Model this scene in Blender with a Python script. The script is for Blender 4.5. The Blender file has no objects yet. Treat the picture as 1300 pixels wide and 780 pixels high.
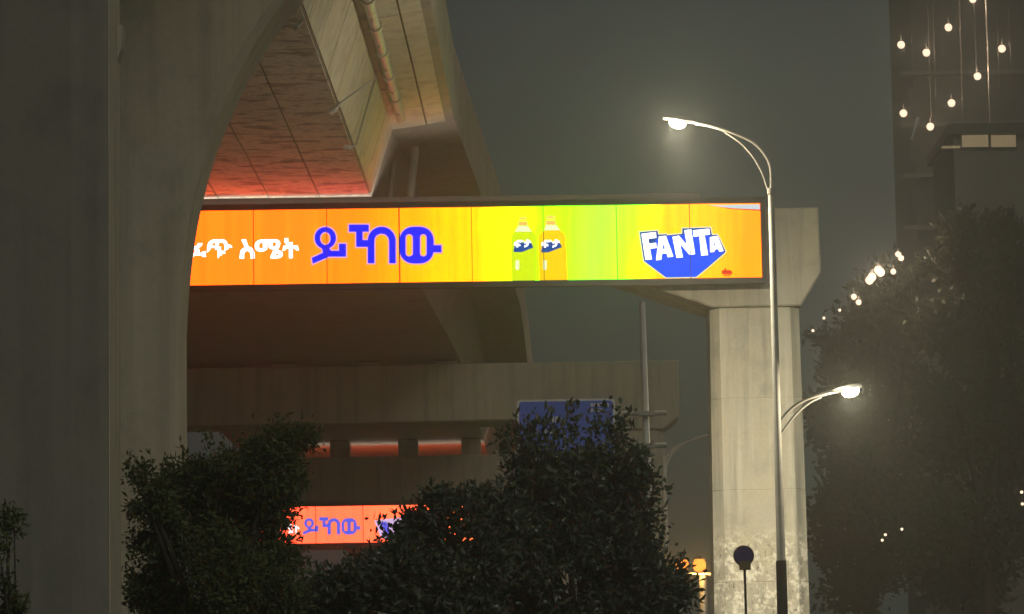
import bpy, bmesh, math, random
import numpy as np
from mathutils import Vector, Matrix

random.seed(7)
SC = bpy.context.scene
COL = SC.collection
R = math.radians

# ------------------------------------------------------------------ camera
F = 4500.0                                   # focal length in pixels of a 1300 px wide frame
CAM = Vector((0, 0, 1.6))
ROT = (Matrix.Rotation(R(90) + math.atan(610 / F), 3, 'X') @ Matrix.Rotation(R(-1.0), 3, 'Z'))
cam = bpy.data.cameras.new('camera')
cam.sensor_width = 36; cam.lens = 36 * F / 1300
cam.clip_start = 0.5; cam.clip_end = 4000
cam_o = bpy.data.objects.new('camera', cam); COL.objects.link(cam_o)
cam_o.location = CAM; cam_o.rotation_euler = ROT.to_euler()
SC.camera = cam_o

# ------------------------------------------------------------------ night sky
world = bpy.data.worlds.new('World'); SC.world = world; world.use_nodes = True
nt = world.node_tree; nt.nodes.clear()
sky = nt.nodes.new('ShaderNodeTexSky'); sky.sky_type = 'NISHITA'; sky.sun_disc = False
SUN_EL, SUN_AZ = 28, 152                      # added fill from behind right, in place of unseen street lamps
sky.sun_elevation = R(SUN_EL); sky.sun_rotation = R(SUN_AZ)
skm = nt.nodes.new('ShaderNodeMix'); skm.data_type = 'RGBA'; skm.blend_type = 'ADD'
skm.inputs[0].default_value = 0.002
skm.inputs[6].default_value = (0.035, 0.045, 0.041, 1)         # city glow on the cloud
nt.links.new(sky.outputs[0], skm.inputs[7])
bg = nt.nodes.new('ShaderNodeBackground'); bg.inputs[1].default_value = 1.0
cn = nt.nodes.new('ShaderNodeTexNoise'); cn.inputs['Scale'].default_value = 5.0; cn.inputs['Detail'].default_value = 5
ct = nt.nodes.new('ShaderNodeTexCoord'); nt.links.new(ct.outputs['Generated'], cn.inputs[0])
cr_ = nt.nodes.new('ShaderNodeMapRange'); cr_.inputs[1].default_value = .3; cr_.inputs[2].default_value = .7
cr_.inputs[3].default_value = .8; cr_.inputs[4].default_value = 1.15; nt.links.new(cn.outputs[0], cr_.inputs[0])
nt.links.new(cr_.outputs[0], bg.inputs[1])                     # uneven low cloud
nt.links.new(skm.outputs[2], bg.inputs[0])
wo = nt.nodes.new('ShaderNodeOutputWorld'); nt.links.new(bg.outputs[0], wo.inputs[0])

fill_sun = bpy.data.lights.new('moon', 'SUN'); fill_sun.energy = 0.6; fill_sun.angle = R(25); fill_sun.color = (1, .95, .78)  # added soft fill lamp, brightens the pier, beams and trees
fill_sun_o = bpy.data.objects.new('moon', fill_sun); COL.objects.link(fill_sun_o)
_d = Vector((math.sin(R(SUN_AZ))*math.cos(R(SUN_EL)), math.cos(R(SUN_AZ))*math.cos(R(SUN_EL)), math.sin(R(SUN_EL))))
fill_sun_o.rotation_euler = (-_d).to_track_quat('-Z', 'Y').to_euler(); fill_sun_o.location = (20, -20, 30)

SC.view_settings.view_transform = 'Standard'; SC.view_settings.look = 'None'
SC.view_settings.exposure = 0.0; SC.view_settings.gamma = 1.0
SC.cycles.use_denoising = True
SC.cycles.max_bounces = 6; SC.cycles.diffuse_bounces = 3; SC.cycles.volume_bounces = 0
SC.cycles.sample_clamp_indirect = 3.0

# ------------------------------------------------------------------ helpers
def at(px, py, Y):
    d = ROT @ Vector(((px - 650) / F, -(py - 390) / F, -1))
    return CAM + d * (Y / d.y)

def at_z(px, py, z):
    d = ROT @ Vector(((px - 650) / F, -(py - 390) / F, -1))
    return CAM + d * ((z - CAM.z) / d.z)

def thing(name, loc, label, cat, group=None):
    o = bpy.data.objects.new(name, None); COL.objects.link(o)
    o.location = loc; o.empty_display_size = 0.3
    tag(o, label, cat, group)
    return o

def tag(o, label, cat, group=None, kind=None):
    if label: o['label'] = label
    if cat: o['category'] = cat
    if group: o['group'] = group
    if kind: o['kind'] = kind

class MB:
    def __init__(s): s.v = []; s.f = []
    def add(s, vs, fs):
        n = len(s.v); s.v += [tuple(v) for v in vs]; s.f += [tuple(i + n for i in f) for f in fs]; return s
    def box(s, x0, x1, y0, y1, z0, z1):
        return s.add([(x0,y0,z0),(x1,y0,z0),(x1,y1,z0),(x0,y1,z0),(x0,y0,z1),(x1,y0,z1),(x1,y1,z1),(x0,y1,z1)],
                     [(0,3,2,1),(4,5,6,7),(0,1,5,4),(1,2,6,5),(2,3,7,6),(3,0,4,7)])
    def loft(s, rings, cap=True, closed=True):
        n = len(rings[0]); b = len(s.v)
        for r in rings: s.v += [tuple(p) for p in r]
        for i in range(len(rings) - 1):
            for j in range(n if closed else n - 1):
                k = (j + 1) % n
                s.f.append((b+i*n+j, b+i*n+k, b+(i+1)*n+k, b+(i+1)*n+j))
        if cap:
            s.f.append(tuple(b + j for j in range(n))[::-1]); e = b + (len(rings)-1)*n
            s.f.append(tuple(e + j for j in range(n)))
        return s
    def tube(s, pts, rad, n=10):
        pts = [Vector(p) for p in pts]
        if not hasattr(rad, '__len__'): rad = [rad] * len(pts)
        rings = []; up = None
        for i, p in enumerate(pts):
            t = (pts[min(i+1, len(pts)-1)] - pts[max(i-1, 0)]).normalized()
            if up is None: up = Vector((1,0,0)) if abs(t.x) < .8 else Vector((0,0,1))
            a = (up - t * up.dot(t)).normalized(); b = t.cross(a); up = a
            rings.append([p + (a*math.cos(2*math.pi*j/n) + b*math.sin(2*math.pi*j/n)) * rad[i] for j in range(n)])
        return s.loft(rings)
    def build(s, name, mat, parent=None, smooth=False, bevel=0, loc=None):
        me = bpy.data.meshes.new(name)
        off = Vector(loc) if loc is not None else (parent_world(parent) if parent else Vector((0,0,0)))
        me.from_pydata([tuple(Vector(v) - off) for v in s.v], [], s.f)
        bm = bmesh.new(); bm.from_mesh(me)
        bmesh.ops.recalc_face_normals(bm, faces=bm.faces)
        if smooth:
            for e in bm.edges:
                if len(e.link_faces) == 2 and e.calc_face_angle() > .8: e.smooth = False
        if bevel: bmesh.ops.bevel(bm, geom=[e for e in bm.edges], offset=bevel, segments=2, affect='EDGES', clamp_overlap=True)
        bm.to_mesh(me); bm.free()
        me.materials.append(mat)
        if smooth:
            for p in me.polygons: p.use_smooth = True
        o = bpy.data.objects.new(name, me); COL.objects.link(o)
        if parent: o.parent = parent
        if loc is not None: o.location = loc
        return o

def parent_world(p):
    l = Vector((0,0,0))
    while p: l += p.location; p = p.parent
    return l

def inset(poly, d):
    n = len(poly); out = []
    area = sum(poly[i][0]*poly[(i+1)%n][1] - poly[(i+1)%n][0]*poly[i][1] for i in range(n))
    s = 1 if area > 0 else -1
    for i in range(n):
        p0, p1, p2 = Vector(poly[i-1]), Vector(poly[i]), Vector(poly[(i+1)%n])
        e1, e2 = (p1-p0).normalized(), (p2-p1).normalized()
        n1, n2 = Vector((-e1.y, e1.x))*s, Vector((-e2.y, e2.x))*s
        m = n1 + n2
        k = d / max(0.35, m.dot(n1)); out.append(p1 + m*k)
    return out

def smooth_path(pts, n=6):
    pts = [Vector(p) for p in pts]; out = []
    for i in range(len(pts)-1):
        p0 = pts[max(i-1,0)]; p1 = pts[i]; p2 = pts[i+1]; p3 = pts[min(i+2,len(pts)-1)]
        for k in range(n):
            t = k/n
            out.append(0.5*((2*p1)+(p2-p0)*t+(2*p0-5*p1+4*p2-p3)*t*t+(3*p1-p0-3*p2+p3)*t**3))
    out.append(pts[-1]); return out

# ------------------------------------------------------------------ materials
def lin(c):
    return tuple(((x/255)/12.92 if x <= 10.3 else (((x/255)+.055)/1.055)**2.4) for x in c)

def new_mat(name):
    m = bpy.data.materials.new(name); m.use_nodes = True
    n = m.node_tree.nodes; l = m.node_tree.links
    return m, n, l, n['Principled BSDF']

def concrete(name, base, dark=0.55, scale=1.0, streak=0.5, blotch=0.0, rough=0.9, warm=None, scabs=None):
    m, n, l, b = new_mat(name)
    tc = n.new('ShaderNodeTexCoord')
    def noise(sc, detail=6, rgh=.6, stretch=None):
        t = n.new('ShaderNodeTexNoise'); t.inputs['Scale'].default_value = sc
        t.inputs['Detail'].default_value = detail; t.inputs['Roughness'].default_value = rgh
        if stretch:
            mp = n.new('ShaderNodeMapping'); mp.inputs['Scale'].default_value = stretch
            l.new(tc.outputs['Object'], mp.inputs[0]); l.new(mp.outputs[0], t.inputs[0])
        else: l.new(tc.outputs['Object'], t.inputs[0])
        return t
    def ramp(src, a, c, v0=0, v1=1):
        r = n.new('ShaderNodeMapRange'); r.inputs[1].default_value = a; r.inputs[2].default_value = c
        r.inputs[3].default_value = v0; r.inputs[4].default_value = v1; l.new(src, r.inputs[0]); return r.outputs[0]
    def mix(fac, a, c, mode='MIX'):
        x = n.new('ShaderNodeMix'); x.data_type = 'RGBA'; x.blend_type = mode
        for s, val in ((0, fac), (6, a), (7, c)):
            if hasattr(val, 'links'): l.new(val, x.inputs[s])
            elif s == 0: x.inputs[0].default_value = val
            else: x.inputs[s].default_value = (*val, 1) if len(val) == 3 else val
        return x.outputs[2]
    dk = tuple(c*dark for c in base)
    w = warm or tuple(c*f for c, f in zip(base, (1.12, 1.05, .92)))
    c = mix(ramp(noise(.7*scale).outputs[0], .35, .65), base, w)
    c = mix(ramp(noise(2.6*scale, 8, .65).outputs[0], .5, .72, 0, .75), c, dk)
    if streak:
        c = mix(ramp(noise(1.0, 5, .6, (5*scale, 5*scale, .22*scale)).outputs[0], .47, .66, 0, streak), c, tuple(x*.45 for x in base))
        c = mix(ramp(noise(1.0, 5, .6, (8*scale, 8*scale, .3*scale)).outputs[0], .54, .72, 0, streak*.7), c, tuple(min(.8, x*1.5) for x in base))
    if blotch:
        c = mix(ramp(noise(1.0, 9, .75, (1.1*scale, .9*scale, 1)).outputs[0], .52, .66, 0, blotch), c, tuple(x*.28 for x in base))
        c = mix(ramp(noise(1.0, 9, .7, (1.4*scale, 3.6*scale, 1)).outputs[0], .55, .7, 0, blotch*.8), c, tuple(x*.35 for x in base))
    if blotch > .7:
        c = mix(ramp(noise(1.0, 7, .65, (1.1, 2.4, 1)).outputs[0], .53, .60, 0, .8), c, tuple(x*.25 for x in base))
        c = mix(ramp(noise(1.0, 4, .6, (7, 12, 1)).outputs[0], .58, .64, 0, .75), c, tuple(x*.3 for x in base))
    c = mix(ramp(noise(22*scale, 4, .7).outputs[0], .35, .7, 0, .28), c, dk)
    if scabs:                                            # torn posters, scraped paste in a band of height
        sep = n.new('ShaderNodeSeparateXYZ'); l.new(tc.outputs['Object'], sep.inputs[0])
        lo = ramp(sep.outputs[2], scabs[0], scabs[0]+.5); hi = ramp(sep.outputs[2], scabs[1], scabs[1]-.5)
        mu = n.new('ShaderNodeMath'); mu.operation = 'MULTIPLY'; l.new(lo, mu.inputs[0]); l.new(hi, mu.inputs[1])
        pn = ramp(noise(5.0, 8, .8).outputs[0], .5, .56)
        m2 = n.new('ShaderNodeMath'); m2.operation = 'MULTIPLY'; l.new(mu.outputs[0], m2.inputs[0]); l.new(pn, m2.inputs[1])
        c = mix(m2.outputs[0], c, (.72, .68, .58))
        pn = ramp(noise(7.5, 8, .8, (1.3, 1, .7)).outputs[0], .56, .62)
        m3 = n.new('ShaderNodeMath'); m3.operation = 'MULTIPLY'; l.new(mu.outputs[0], m3.inputs[0]); l.new(pn, m3.inputs[1])
        c = mix(m3.outputs[0], c, (.12, .10, .075))
    l.new(c, b.inputs['Base Color'])
    b.inputs['Roughness'].default_value = rough
    bp = n.new('ShaderNodeBump'); bp.inputs['Strength'].default_value = .35; bp.inputs['Distance'].default_value = .02
    l.new(noise(9*scale, 8, .7).outputs[0], bp.inputs['Height']); l.new(bp.outputs[0], b.inputs['Normal'])
    return m

def simple(name, col, rough=.6, metal=0, noise=.25, scale=6, bump=0):
    m, n, l, b = new_mat(name)
    tc = n.new('ShaderNodeTexCoord'); t = n.new('ShaderNodeTexNoise')
    t.inputs['Scale'].default_value = scale; t.inputs['Detail'].default_value = 6
    l.new(tc.outputs['Object'], t.inputs[0])
    x = n.new('ShaderNodeMix'); x.data_type = 'RGBA'
    x.inputs[6].default_value = (*[c*(1-noise) for c in col], 1); x.inputs[7].default_value = (*[min(1, c*(1+noise)) for c in col], 1)
    l.new(t.outputs[0], x.inputs[0]); l.new(x.outputs[2], b.inputs['Base Color'])
    b.inputs['Roughness'].default_value = rough; b.inputs['Metallic'].default_value = metal
    if bump:
        bp = n.new('ShaderNodeBump'); bp.inputs['Strength'].default_value = bump
        l.new(t.outputs[0], bp.inputs['Height']); l.new(bp.outputs[0], b.inputs['Normal'])
    return m

def emit(name, rgb, strength=1.0):
    m = bpy.data.materials.new(name); m.use_nodes = True
    n = m.node_tree.nodes; l = m.node_tree.links
    n.remove(n['Principled BSDF'])
    e = n.new('ShaderNodeEmission'); e.inputs[0].default_value = (*rgb, 1); e.inputs[1].default_value = strength
    l.new(e.outputs[0], n['Material Output'].inputs[0]); return m

def backlit(rgb, boost=5.0):
    c = lin(rgb); return tuple(x*((boost if i == 0 else 6.0) if v >= 232 else 1.33) for i, (x, v) in enumerate(zip(c, rgb)))

M = {}
M['pier'] = concrete('pier_concrete', (.52, .48, .39), .68, .7, .35)
M['near'] = concrete('near_column_concrete', (.25, .24, .22), .72, .6, .3)  # darker copy of the concrete, the column's shade put into the colour
M['edge'] = concrete('pale_edge_plaster', (.58, .53, .42), .75, .8, .5)  # paler copy of the concrete, light on the side face painted in
M['column'] = concrete('column_concrete', (.45, .43, .365), .6, .8, .8, scabs=(4.2, 6.9))
M['cap'] = concrete('cap_concrete', (.44, .42, .36), .62, .9, .5)
M['deck'] = concrete('deck_concrete', (.36, .345, .30), .6, .8, 0, .35)
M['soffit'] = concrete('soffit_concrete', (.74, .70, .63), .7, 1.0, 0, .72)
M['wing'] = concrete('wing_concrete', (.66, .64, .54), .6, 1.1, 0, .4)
M['bent'] = concrete('bent_concrete', (.34, .325, .28), .7, .8, .6)
M['galv'] = simple('galvanised_steel', (.42, .42, .40), .45, .55, .2, 14)
M['paint'] = simple('pale_pole_paint', (.36, .35, .32), .6, .0, .3, 5)
M['pale_pole'] = simple('pale_sign_pole', (.62, .61, .57), .55, 0, .2, 6)
M['black'] = simple('black_coating', (.03, .028, .025), .5, 0, .3, 20)
M['frame'] = simple('dark_frame_metal', (.045, .04, .035), .5, .3, .3, 10)
M['seam'] = simple('seam_strip', (.10, .04, .01), .6)
M['pvc'] = simple('weathered_pipe', (.55, .53, .46), .45, 0, .4, 5)
M['bulb'] = emit('warm_bulb', (1.0, .74, .52), 2.2)
M['amber'] = emit('amber_lamp', (1.0, .26, .03), 2.4)
M['lens'] = emit('street_lamp_lens', (1.0, .86, .58), 40)
M['window'] = emit('lit_window', (.36, .27, .15), .75)

# ------------------------------------------------------------------ setting: ground, road, pavement
def slab(name, x0, x1, y0, y1, z0, z1, mat, kind='structure'):
    o = MB().box(x0, x1, y0, y1, z0, z1).build(name, mat); o['kind'] = kind; return o
M['earth'] = simple('dry_earth', (.13, .11, .08), .95, 0, .4, .6, .3)
M['asphalt'] = simple('asphalt', (.05, .05, .05), .85, 0, .3, 30, .3)
M['paving'] = simple('paving', (.22, .21, .19), .85, 0, .25, 8, .2)
M['marking'] = simple('road_paint', (.7, .7, .66), .7, 0, .2, 20)
slab('ground', -320, 320, -60, 420, -1, 0, M['earth'])
slab('road', 7.5, 16, -50, 400, -.4, .004, M['asphalt'])
slab('carriageway', -4.2, 3.2, -50, 400, -.4, .004, M['asphalt'])
for x in (7.2, 16.0):
    slab('kerb', x, x + .3, -50, 400, -.3, .13, M['paving'])
slab('pavement', 3.2, 7.2, 47, 400, -.3, .12, M['paving'])
for k in range(30):
    slab('lane_marking', 11.68, 11.82, -40 + k*9, -36 + k*9, .001, .008, M['marking'])

# ------------------------------------------------------------------ viaduct deck
YB = 71.9                                     # plane of the big lightbox
zs = at(470, 247, YB).z                       # soffit of the box
near = at_z(383, 8, zs)
e1 = at(470, 247, YB); e2 = at_z(583, 452, zs); e3 = at_z(612, 553, zs)
PY = [near.y, e1.y, e2.y, e3.y]; PX = [near.x, e1.x, e2.x, e3.x]
slope0 = (e1.x - near.x) / (e1.y - near.y)
def xr(Y):                                    # X of the lower right corner of the box
    if Y <= PY[1]: return e1.x + slope0 * (Y - e1.y)
    if Y >= PY[3]: return e3.x + (e3.x-e2.x)/(e3.y-e2.y)*(Y-e3.y)
    return float(np.interp(Y, PY, PX))
wt = at(497, 163, YB); wo_ = at(576, 151, YB)
WX, WZ = wt.x - e1.x, wt.z - zs               # top of the web
OX, OZ = wo_.x - e1.x, wo_.z - zs             # outer edge of the wing
BW = 8.6; PH = 1.55
def sec(Y):
    x = xr(Y)
    pts = [(0,0),(WX,WZ),(OX,OZ),(OX+.02,OZ+PH),(OX-.18,OZ+PH),(OX-.2,OZ+.5)]
    left = [(-BW-a, b) for a, b in reversed(pts)]
    return [(x+a, Y, zs+b) for a, b in pts + left]
deck = thing('viaduct_deck', (xr(60), 60, zs), 'long pale concrete box girder deck of the viaduct running overhead into the dark', 'viaduct')
ys = [20, 45, YB] + list(np.linspace(76, 200, 26))
MB().loft([sec(y) for y in ys]).build('girder', M['deck'], deck)
# shuttering panels of soffit, web and wing, 2.1 m long
rows = [YB - 2.1*k for k in range(0, 13)]
def strip_panel(name, a, b, y0, y1, mat, t=.03, g=.018):
    a, b = Vector(a), Vector(b); e = (b-a).normalized(); nrm = Vector((e.y, -e.x))   # outward (down / right)
    if nrm.y > 0: nrm = -nrm
    a2, b2 = a + e*g, b - e*g
    q = [a2 + nrm*.0, b2 + nrm*.0, b2 + nrm*t, a2 + nrm*t]
    j = random.uniform(-.006, .006)
    r = [[(xr(y)+p.x, y, zs+p.y+j) for p in q] for y in (y0 + g, y1 - g)]
    return MB().loft(r).build(name, mat, deck)
cols = [-1.0*k - .02 for k in range(6)]
for k in range(len(rows)-1):
    y1, y0 = rows[k], rows[k+1]
    for c in range(5):
        strip_panel('soffit_panel', (-1.04*(c+1), 0), (-1.04*c, 0), y0, y1, M['soffit'])
    strip_panel('web_panel', (0, 0), (WX, WZ), y0, y1, M['wing'])
    m = ((WX+OX)*.5+.08, (WZ+OZ)*.5+.004)
    strip_panel('wing_panel', (WX, WZ), m, y0, y1, M['wing'])
    strip_panel('wing_panel', m, (OX-.16, OZ-.02), y0, y1, M['wing'])

# drain pipe under the wing with its couplings
pipe = thing('drain_pipe', (xr(66)+WX+.3, 66, zs+WZ-.15), 'pale round drain pipe hung in lengths under the viaduct wing', 'pipe')
pa, pb = at(513, 152, YB-.25), None
def pp(Y): return Vector((xr(Y) + WX + .27, Y, zs + WZ - .10))
for k in range(7):
    y1 = YB-1.5-2.2*k; y0 = y1-2.2
    MB().tube([pp(y0), pp(y1)], .095, 14).build('pipe_length', M['pvc'], pipe, True)
    MB().tube([pp(y0-.12), pp(y0+.12)], .125, 14).build('coupling', M['pvc'], pipe, True)
    MB().tube([pp(y0+1.2)+Vector((0,0,-.12)), pp(y0+1.2)+Vector((0,0,.28))], .02, 6).build('hanger', M['galv'], pipe)
# spouts hung from the web
spouts = [((392,6),(383,27),(372,35)), ((478,98),(433,130),(418,143)), ((477,97),(452,184),(436,187))]
spl = ['thin bent drain spout beside the top of the flared pier', 'thin bent drain spout halfway along the viaduct web', 'thin bent drain spout with pale end, nearest the big lit billboard']
for (a, b, c), lb in zip(spouts, spl):
    q = at_z(b[0], b[1], zs-.05); t = thing('drain_spout', q, lb, 'drain spout')
    Yq = q.y
    A, B, C = at(a[0], a[1], Yq), at(b[0], b[1], Yq-.15), at(c[0], c[1], Yq-.15)
    MB().tube(smooth_path([A, A.lerp(B,.7), B]), .018, 6).build('down_tube', M['galv'], t, True)
    MB().tube(smooth_path([B, B.lerp(C,.5)+Vector((0,0,-.03)), C]), [.03]*6+[.055]*7, 8).build('spout_end', M['pvc'], t, True)

# ------------------------------------------------------------------ flared pier and near column (left)
YP = 45.0
edge = [(237,430),(240.5,370),(248,305),(258,255),(272,205),(290,158),(314,106),(340,62),(370,20),(402,-18)]
YPB = YP + 1.15                              # the back edge gives the outline
ep = smooth_path([Vector((at(x,y,YPB).x, at(x,y,YPB).z, 0)) for x, y in edge], 3)
ep = [(p.x, p.y) for p in ep]
x_r = at(237, 560, YPB).x; xc = x_r - 2.0
top_z = zs - .06
right = [(x_r+.03, 0)] + [(x_r, 4)] + ep + [(ep[-1][0]+.35, top_z-.55), (ep[-1][0]+.35, top_z)]
poly = right + [(2*xc - x, z) for x, z in reversed(right)]
inn = inset(poly, .11)
pier = thing('flared_pier', (xc, YP, 0), 'dim concrete pier flaring outward in a smooth curve at the left', 'pier')
MB().loft([[(p[0], YP, p[1]) for p in inn], [(p[0], YP+.11, p[1]) for p in poly], [(p[0], YPB, p[1]) for p in poly]]).build('shaft', M['pier'], pier)
YN = 33.0
xa, xb = at(90, 390, YN).x, at(137, 390, YN+.28).x
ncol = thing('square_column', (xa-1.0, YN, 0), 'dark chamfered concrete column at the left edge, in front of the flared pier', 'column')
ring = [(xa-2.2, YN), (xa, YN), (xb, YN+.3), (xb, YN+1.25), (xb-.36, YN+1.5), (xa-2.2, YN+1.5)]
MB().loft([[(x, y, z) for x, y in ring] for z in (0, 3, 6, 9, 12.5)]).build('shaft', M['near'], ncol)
MB().box(xb+.002, xb+.012, YN+.32, YN+1.22, 0, 12.5).build('corner_strip', M['edge'], ncol)  # column's side face made pale, light from the right put into its colour
c0, c1 = at(149, 40, YN+1.3), at(160, 40, YN+1.3); c2 = at(151, 95, YN+1.3)
MB().add([(xb-.02,YN+1.0,c0.z),(c1.x,YN+1.0,c0.z),(c1.x-.01,YN+1.0,c0.z-.22),(xb-.02,YN+1.0,c2.z),
          (xb-.02,YN+1.24,c0.z),(c1.x,YN+1.24,c0.z),(c1.x-.01,YN+1.24,c0.z-.22),(xb-.02,YN+1.24,c2.z)],
         [(0,1,2,3),(4,7,6,5),(0,4,5,1),(1,5,6,2),(2,6,7,3)]).build('corbel', M['pier'], ncol)

# ------------------------------------------------------------------ portal bents
def chamfer_col(mb, x0, x1, y0, y1, z0, z1, c0, c1, tap=0.0, lifts=5):
    """stacked lifts with narrow recessed joints, chamfered corners"""
    zz = np.linspace(z0, z1, lifts+1)
    rings = []
    def rg(z, d=0):
        t = (z1 - z)/(z1 - z0); a, b = x0 - tap*t + d, x1 + tap*t - d; c = c1 + (c0-c1)*t
        return [(a+c,y0+d,z),(b-c,y0+d,z),(b,y0+c*1.1+d,z),(b,y1-c-d,z),(b-c,y1-d,z),(a+c,y1-d,z),(a,y1-c-d,z),(a,y0+c*1.1+d,z)]
    for i in range(lifts):
        a, b = zz[i], zz[i+1]
        rings += [rg(a+.012), rg(b-.012)]
        if i < lifts-1: rings += [rg(b-.006, .008), rg(b+.006, .008)]
    return mb.loft(rings)

# the nearest bent, carrying the big lightbox
YF = 72.5
p_tr, p_r, p_br, p_bl = at(1040,263,YF), at(1043,346,YF), at(1017,388,YF), at(904,388,YF)
p_l = at(835,365,YF)
ztop = p_tr.z; sl = (p_l.z - p_bl.z)/(p_bl.x - p_l.x)
xl2 = p_l.x - 1.4
bent1 = thing('portal_frame', (p_br.x-1, YF, 0), 'pale floodlit concrete portal column and cap beam at the end of the big billboard', 'portal frame')
prof = [(p_tr.x-.02, ztop), (p_tr.x, p_r.z), (p_br.x, p_br.z), (p_bl.x, p_br.z), (xl2, p_br.z + sl*(p_bl.x-xl2)), (-11.5, p_br.z + sl*(p_bl.x-xl2)), (-11.5, ztop)]
ins = inset(prof, .035)
MB().loft([[(x, YF, z) for x, z in ins], [(x, YF+.035, z) for x, z in prof], [(x, YF+1.9, z) for x, z in prof]]).build('cap_beam', M['cap'], bent1)
cx0, cx1 = at(902, 400, YF).x, at(1016, 400, YF).x
chamfer_col(MB(), cx0, cx1, YF+.12, YF+1.75, 0, p_br.z+.0, .26, .19, .09, 6).build('column', M['column'], bent1)
for x in (xr(YF+1)-.6, xr(YF+1)-4.4):
    MB().box(x-.35, x+.35, YF+.6, YF+1.3, ztop, zs-.08).build('bearing_plinth', M['cap'], bent1)
    MB().box(x-.25, x+.25, YF+.7, YF+1.2, zs-.08, zs).build('bearing_pad', M['black'], bent1)
# posts and brace on the beam beside the box girder
for (a, b, w, lb) in (((527,188),(519,266),.09,'pale upright stay on the beam beside the box girder, the thicker one'), ((500,205),(493,266),.06,'thin upright stay on the beam close against the box girder web')):
    A, B = at(a[0], a[1], YF+1.0), at(b[0], b[1]+4, YF+.5)
    t = thing('deck_stay', B, lb, 'stay'); 
    MB().tube([B, A], w, 8).build('rod', M['bent'], t, True)
    MB().box(B.x-.16, B.x+.16, B.y-.16, B.y+.16, B.z-.06, B.z+.05).build('base_plate', M['galv'], t)

def far_bent(name, label, Y, right, ytop, ybot, cham, colx, left_x=-14, tag_col=True, lifts=4):
    a = at(right, ytop, Y); b = at(right, ybot, Y); c = at(right-cham[0], ybot+cham[1], Y)
    t = thing(name, (c.x-.6, Y, 0), label, 'portal frame')
    pr = [(a.x, a.z), (b.x, b.z), (c.x, c.z), (at(colx[0]-6, ybot+cham[1], Y).x, c.z), (at(colx[0]-26, ybot, Y).x, b.z), (left_x, b.z), (left_x, a.z)]
    ii = inset(pr, .04)
    MB().loft([[(x, Y, z) for x, z in ii], [(x, Y+.04, z) for x, z in pr], [(x, Y+1.8, z) for x, z in pr]]).build('cap_beam', M['bent'], t)
    chamfer_col(MB(), at(colx[0], 600, Y).x, at(colx[1], 600, Y).x, Y+.1, Y+1.7, 0, c.z, .22, .2, .05, lifts).build('column', M['bent'], t)
    for dx in (-.42, -2.62, -5.0):
        x = xr(Y+.9)+dx
        MB().box(x-.34, x+.34, Y+.3, Y+1.4, a.z, zs-.07).build('bearing_plinth', M['bent'], t)
        MB().box(x-.3, x+.3, Y+.5, Y+1.2, zs-.07, zs).build('bearing_pad', M['black'], t)
    return t
Y2, Y3, Y4 = e2.y + .3, e3.y + .3, 148.5
far_bent('portal_frame', 'grey stained portal frame standing behind the blue road sign and bare pole', Y2, 862, 457, 530, (20, 15), (783, 845))
far_bent('portal_frame', 'dim third portal frame above the small orange billboard', Y3, 742, 575, 632, (16, 10), (672, 722))
far_bent('portal_frame', 'farthest portal frame carrying the small orange billboard', Y4, 700, 642, 690, (12, 8), (640, 684))

# ------------------------------------------------------------------ lightboxes
def curve_mesh(polys, offset=0.0):
    cu = bpy.data.curves.new('tmp', 'CURVE'); cu.dimensions = '2D'; cu.fill_mode = 'BOTH'
    for p in polys:
        s = cu.splines.new('POLY'); s.points.add(len(p)-1); s.use_cyclic_u = True
        for i, q in enumerate(p): s.points[i].co = (q[0], q[1], 0, 1)
    o = bpy.data.objects.new('tmp', cu); COL.objects.link(o)
    bpy.context.view_layer.update()
    me = bpy.data.meshes.new_from_object(o.evaluated_get(bpy.context.evaluated_depsgraph_get()))
    bpy.data.objects.remove(o); bpy.data.curves.remove(cu)
    return me

def text_mesh(body, size, bold):
    cu = bpy.data.curves.new('tmp', 'FONT'); cu.body = body; cu.size = size; cu.offset = bold
    cu.dimensions = '2D'; cu.fill_mode = 'BOTH'
    o = bpy.data.objects.new('tmp', cu); COL.objects.link(o)
    bpy.context.view_layer.update()
    me = bpy.data.meshes.new_from_object(o.evaluated_get(bpy.context.evaluated_depsgraph_get()))
    bpy.data.objects.remove(o); bpy.data.curves.remove(cu)
    return me

def ell(cx, cy, rx, ry, a0=0, a1=360, n=28):
    full = abs(a1-a0) >= 360
    return [(cx+rx*math.cos(R(a0+(a1-a0)*i/(n if full else n-1))), cy+ry*math.sin(R(a0+(a1-a0)*i/(n if full else n-1)))) for i in range(n)]
def rrect(x0, y0, x1, y1, r):
    return ell(x1-r,y1-r,r,r,0,90,8)+ell(x0+r,y1-r,r,r,90,180,8)+ell(x0+r,y0+r,r,r,180,270,8)+ell(x1-r,y0+r,r,r,270,360,8)

# blue headline, drawn in units of the artwork (x right, y down)
def glyphs(g):
    y_ = [[(105,376),(185,333),(190,300),(240,296),(262,318),(328,318),(328,260),(385,260),(385,366),(245,366),(112,424)], 'ring']
    out = [
        [ell(215,212,88,90), ell(215,216,44,54)],
        [[(104,376),(196,334),(186,290),(244,292),(262,318),(328,318),(328,260),(385,260),(385,366),(245,366),(112,424)]],
        [[(410,102),(573,102),(573,160),(522,160),(522,230),(580,230),(580,285),(470,285),(470,160),(410,160)]],
        [[(566,420),(566,236)] + ell(680,236,115,116,180,360,20) + [(795,420),(742,420),(742,236)] + ell(680,236,61,60,360,180,16) + [(620,420)]],
        [rrect(828,120,1108,422,112), rrect(876,180,938,365,30), rrect(995,180,1052,365,28)],
        [[(1100,272),(1172,272),(1172,330),(1100,330)]],
    ]
    return out

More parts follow.
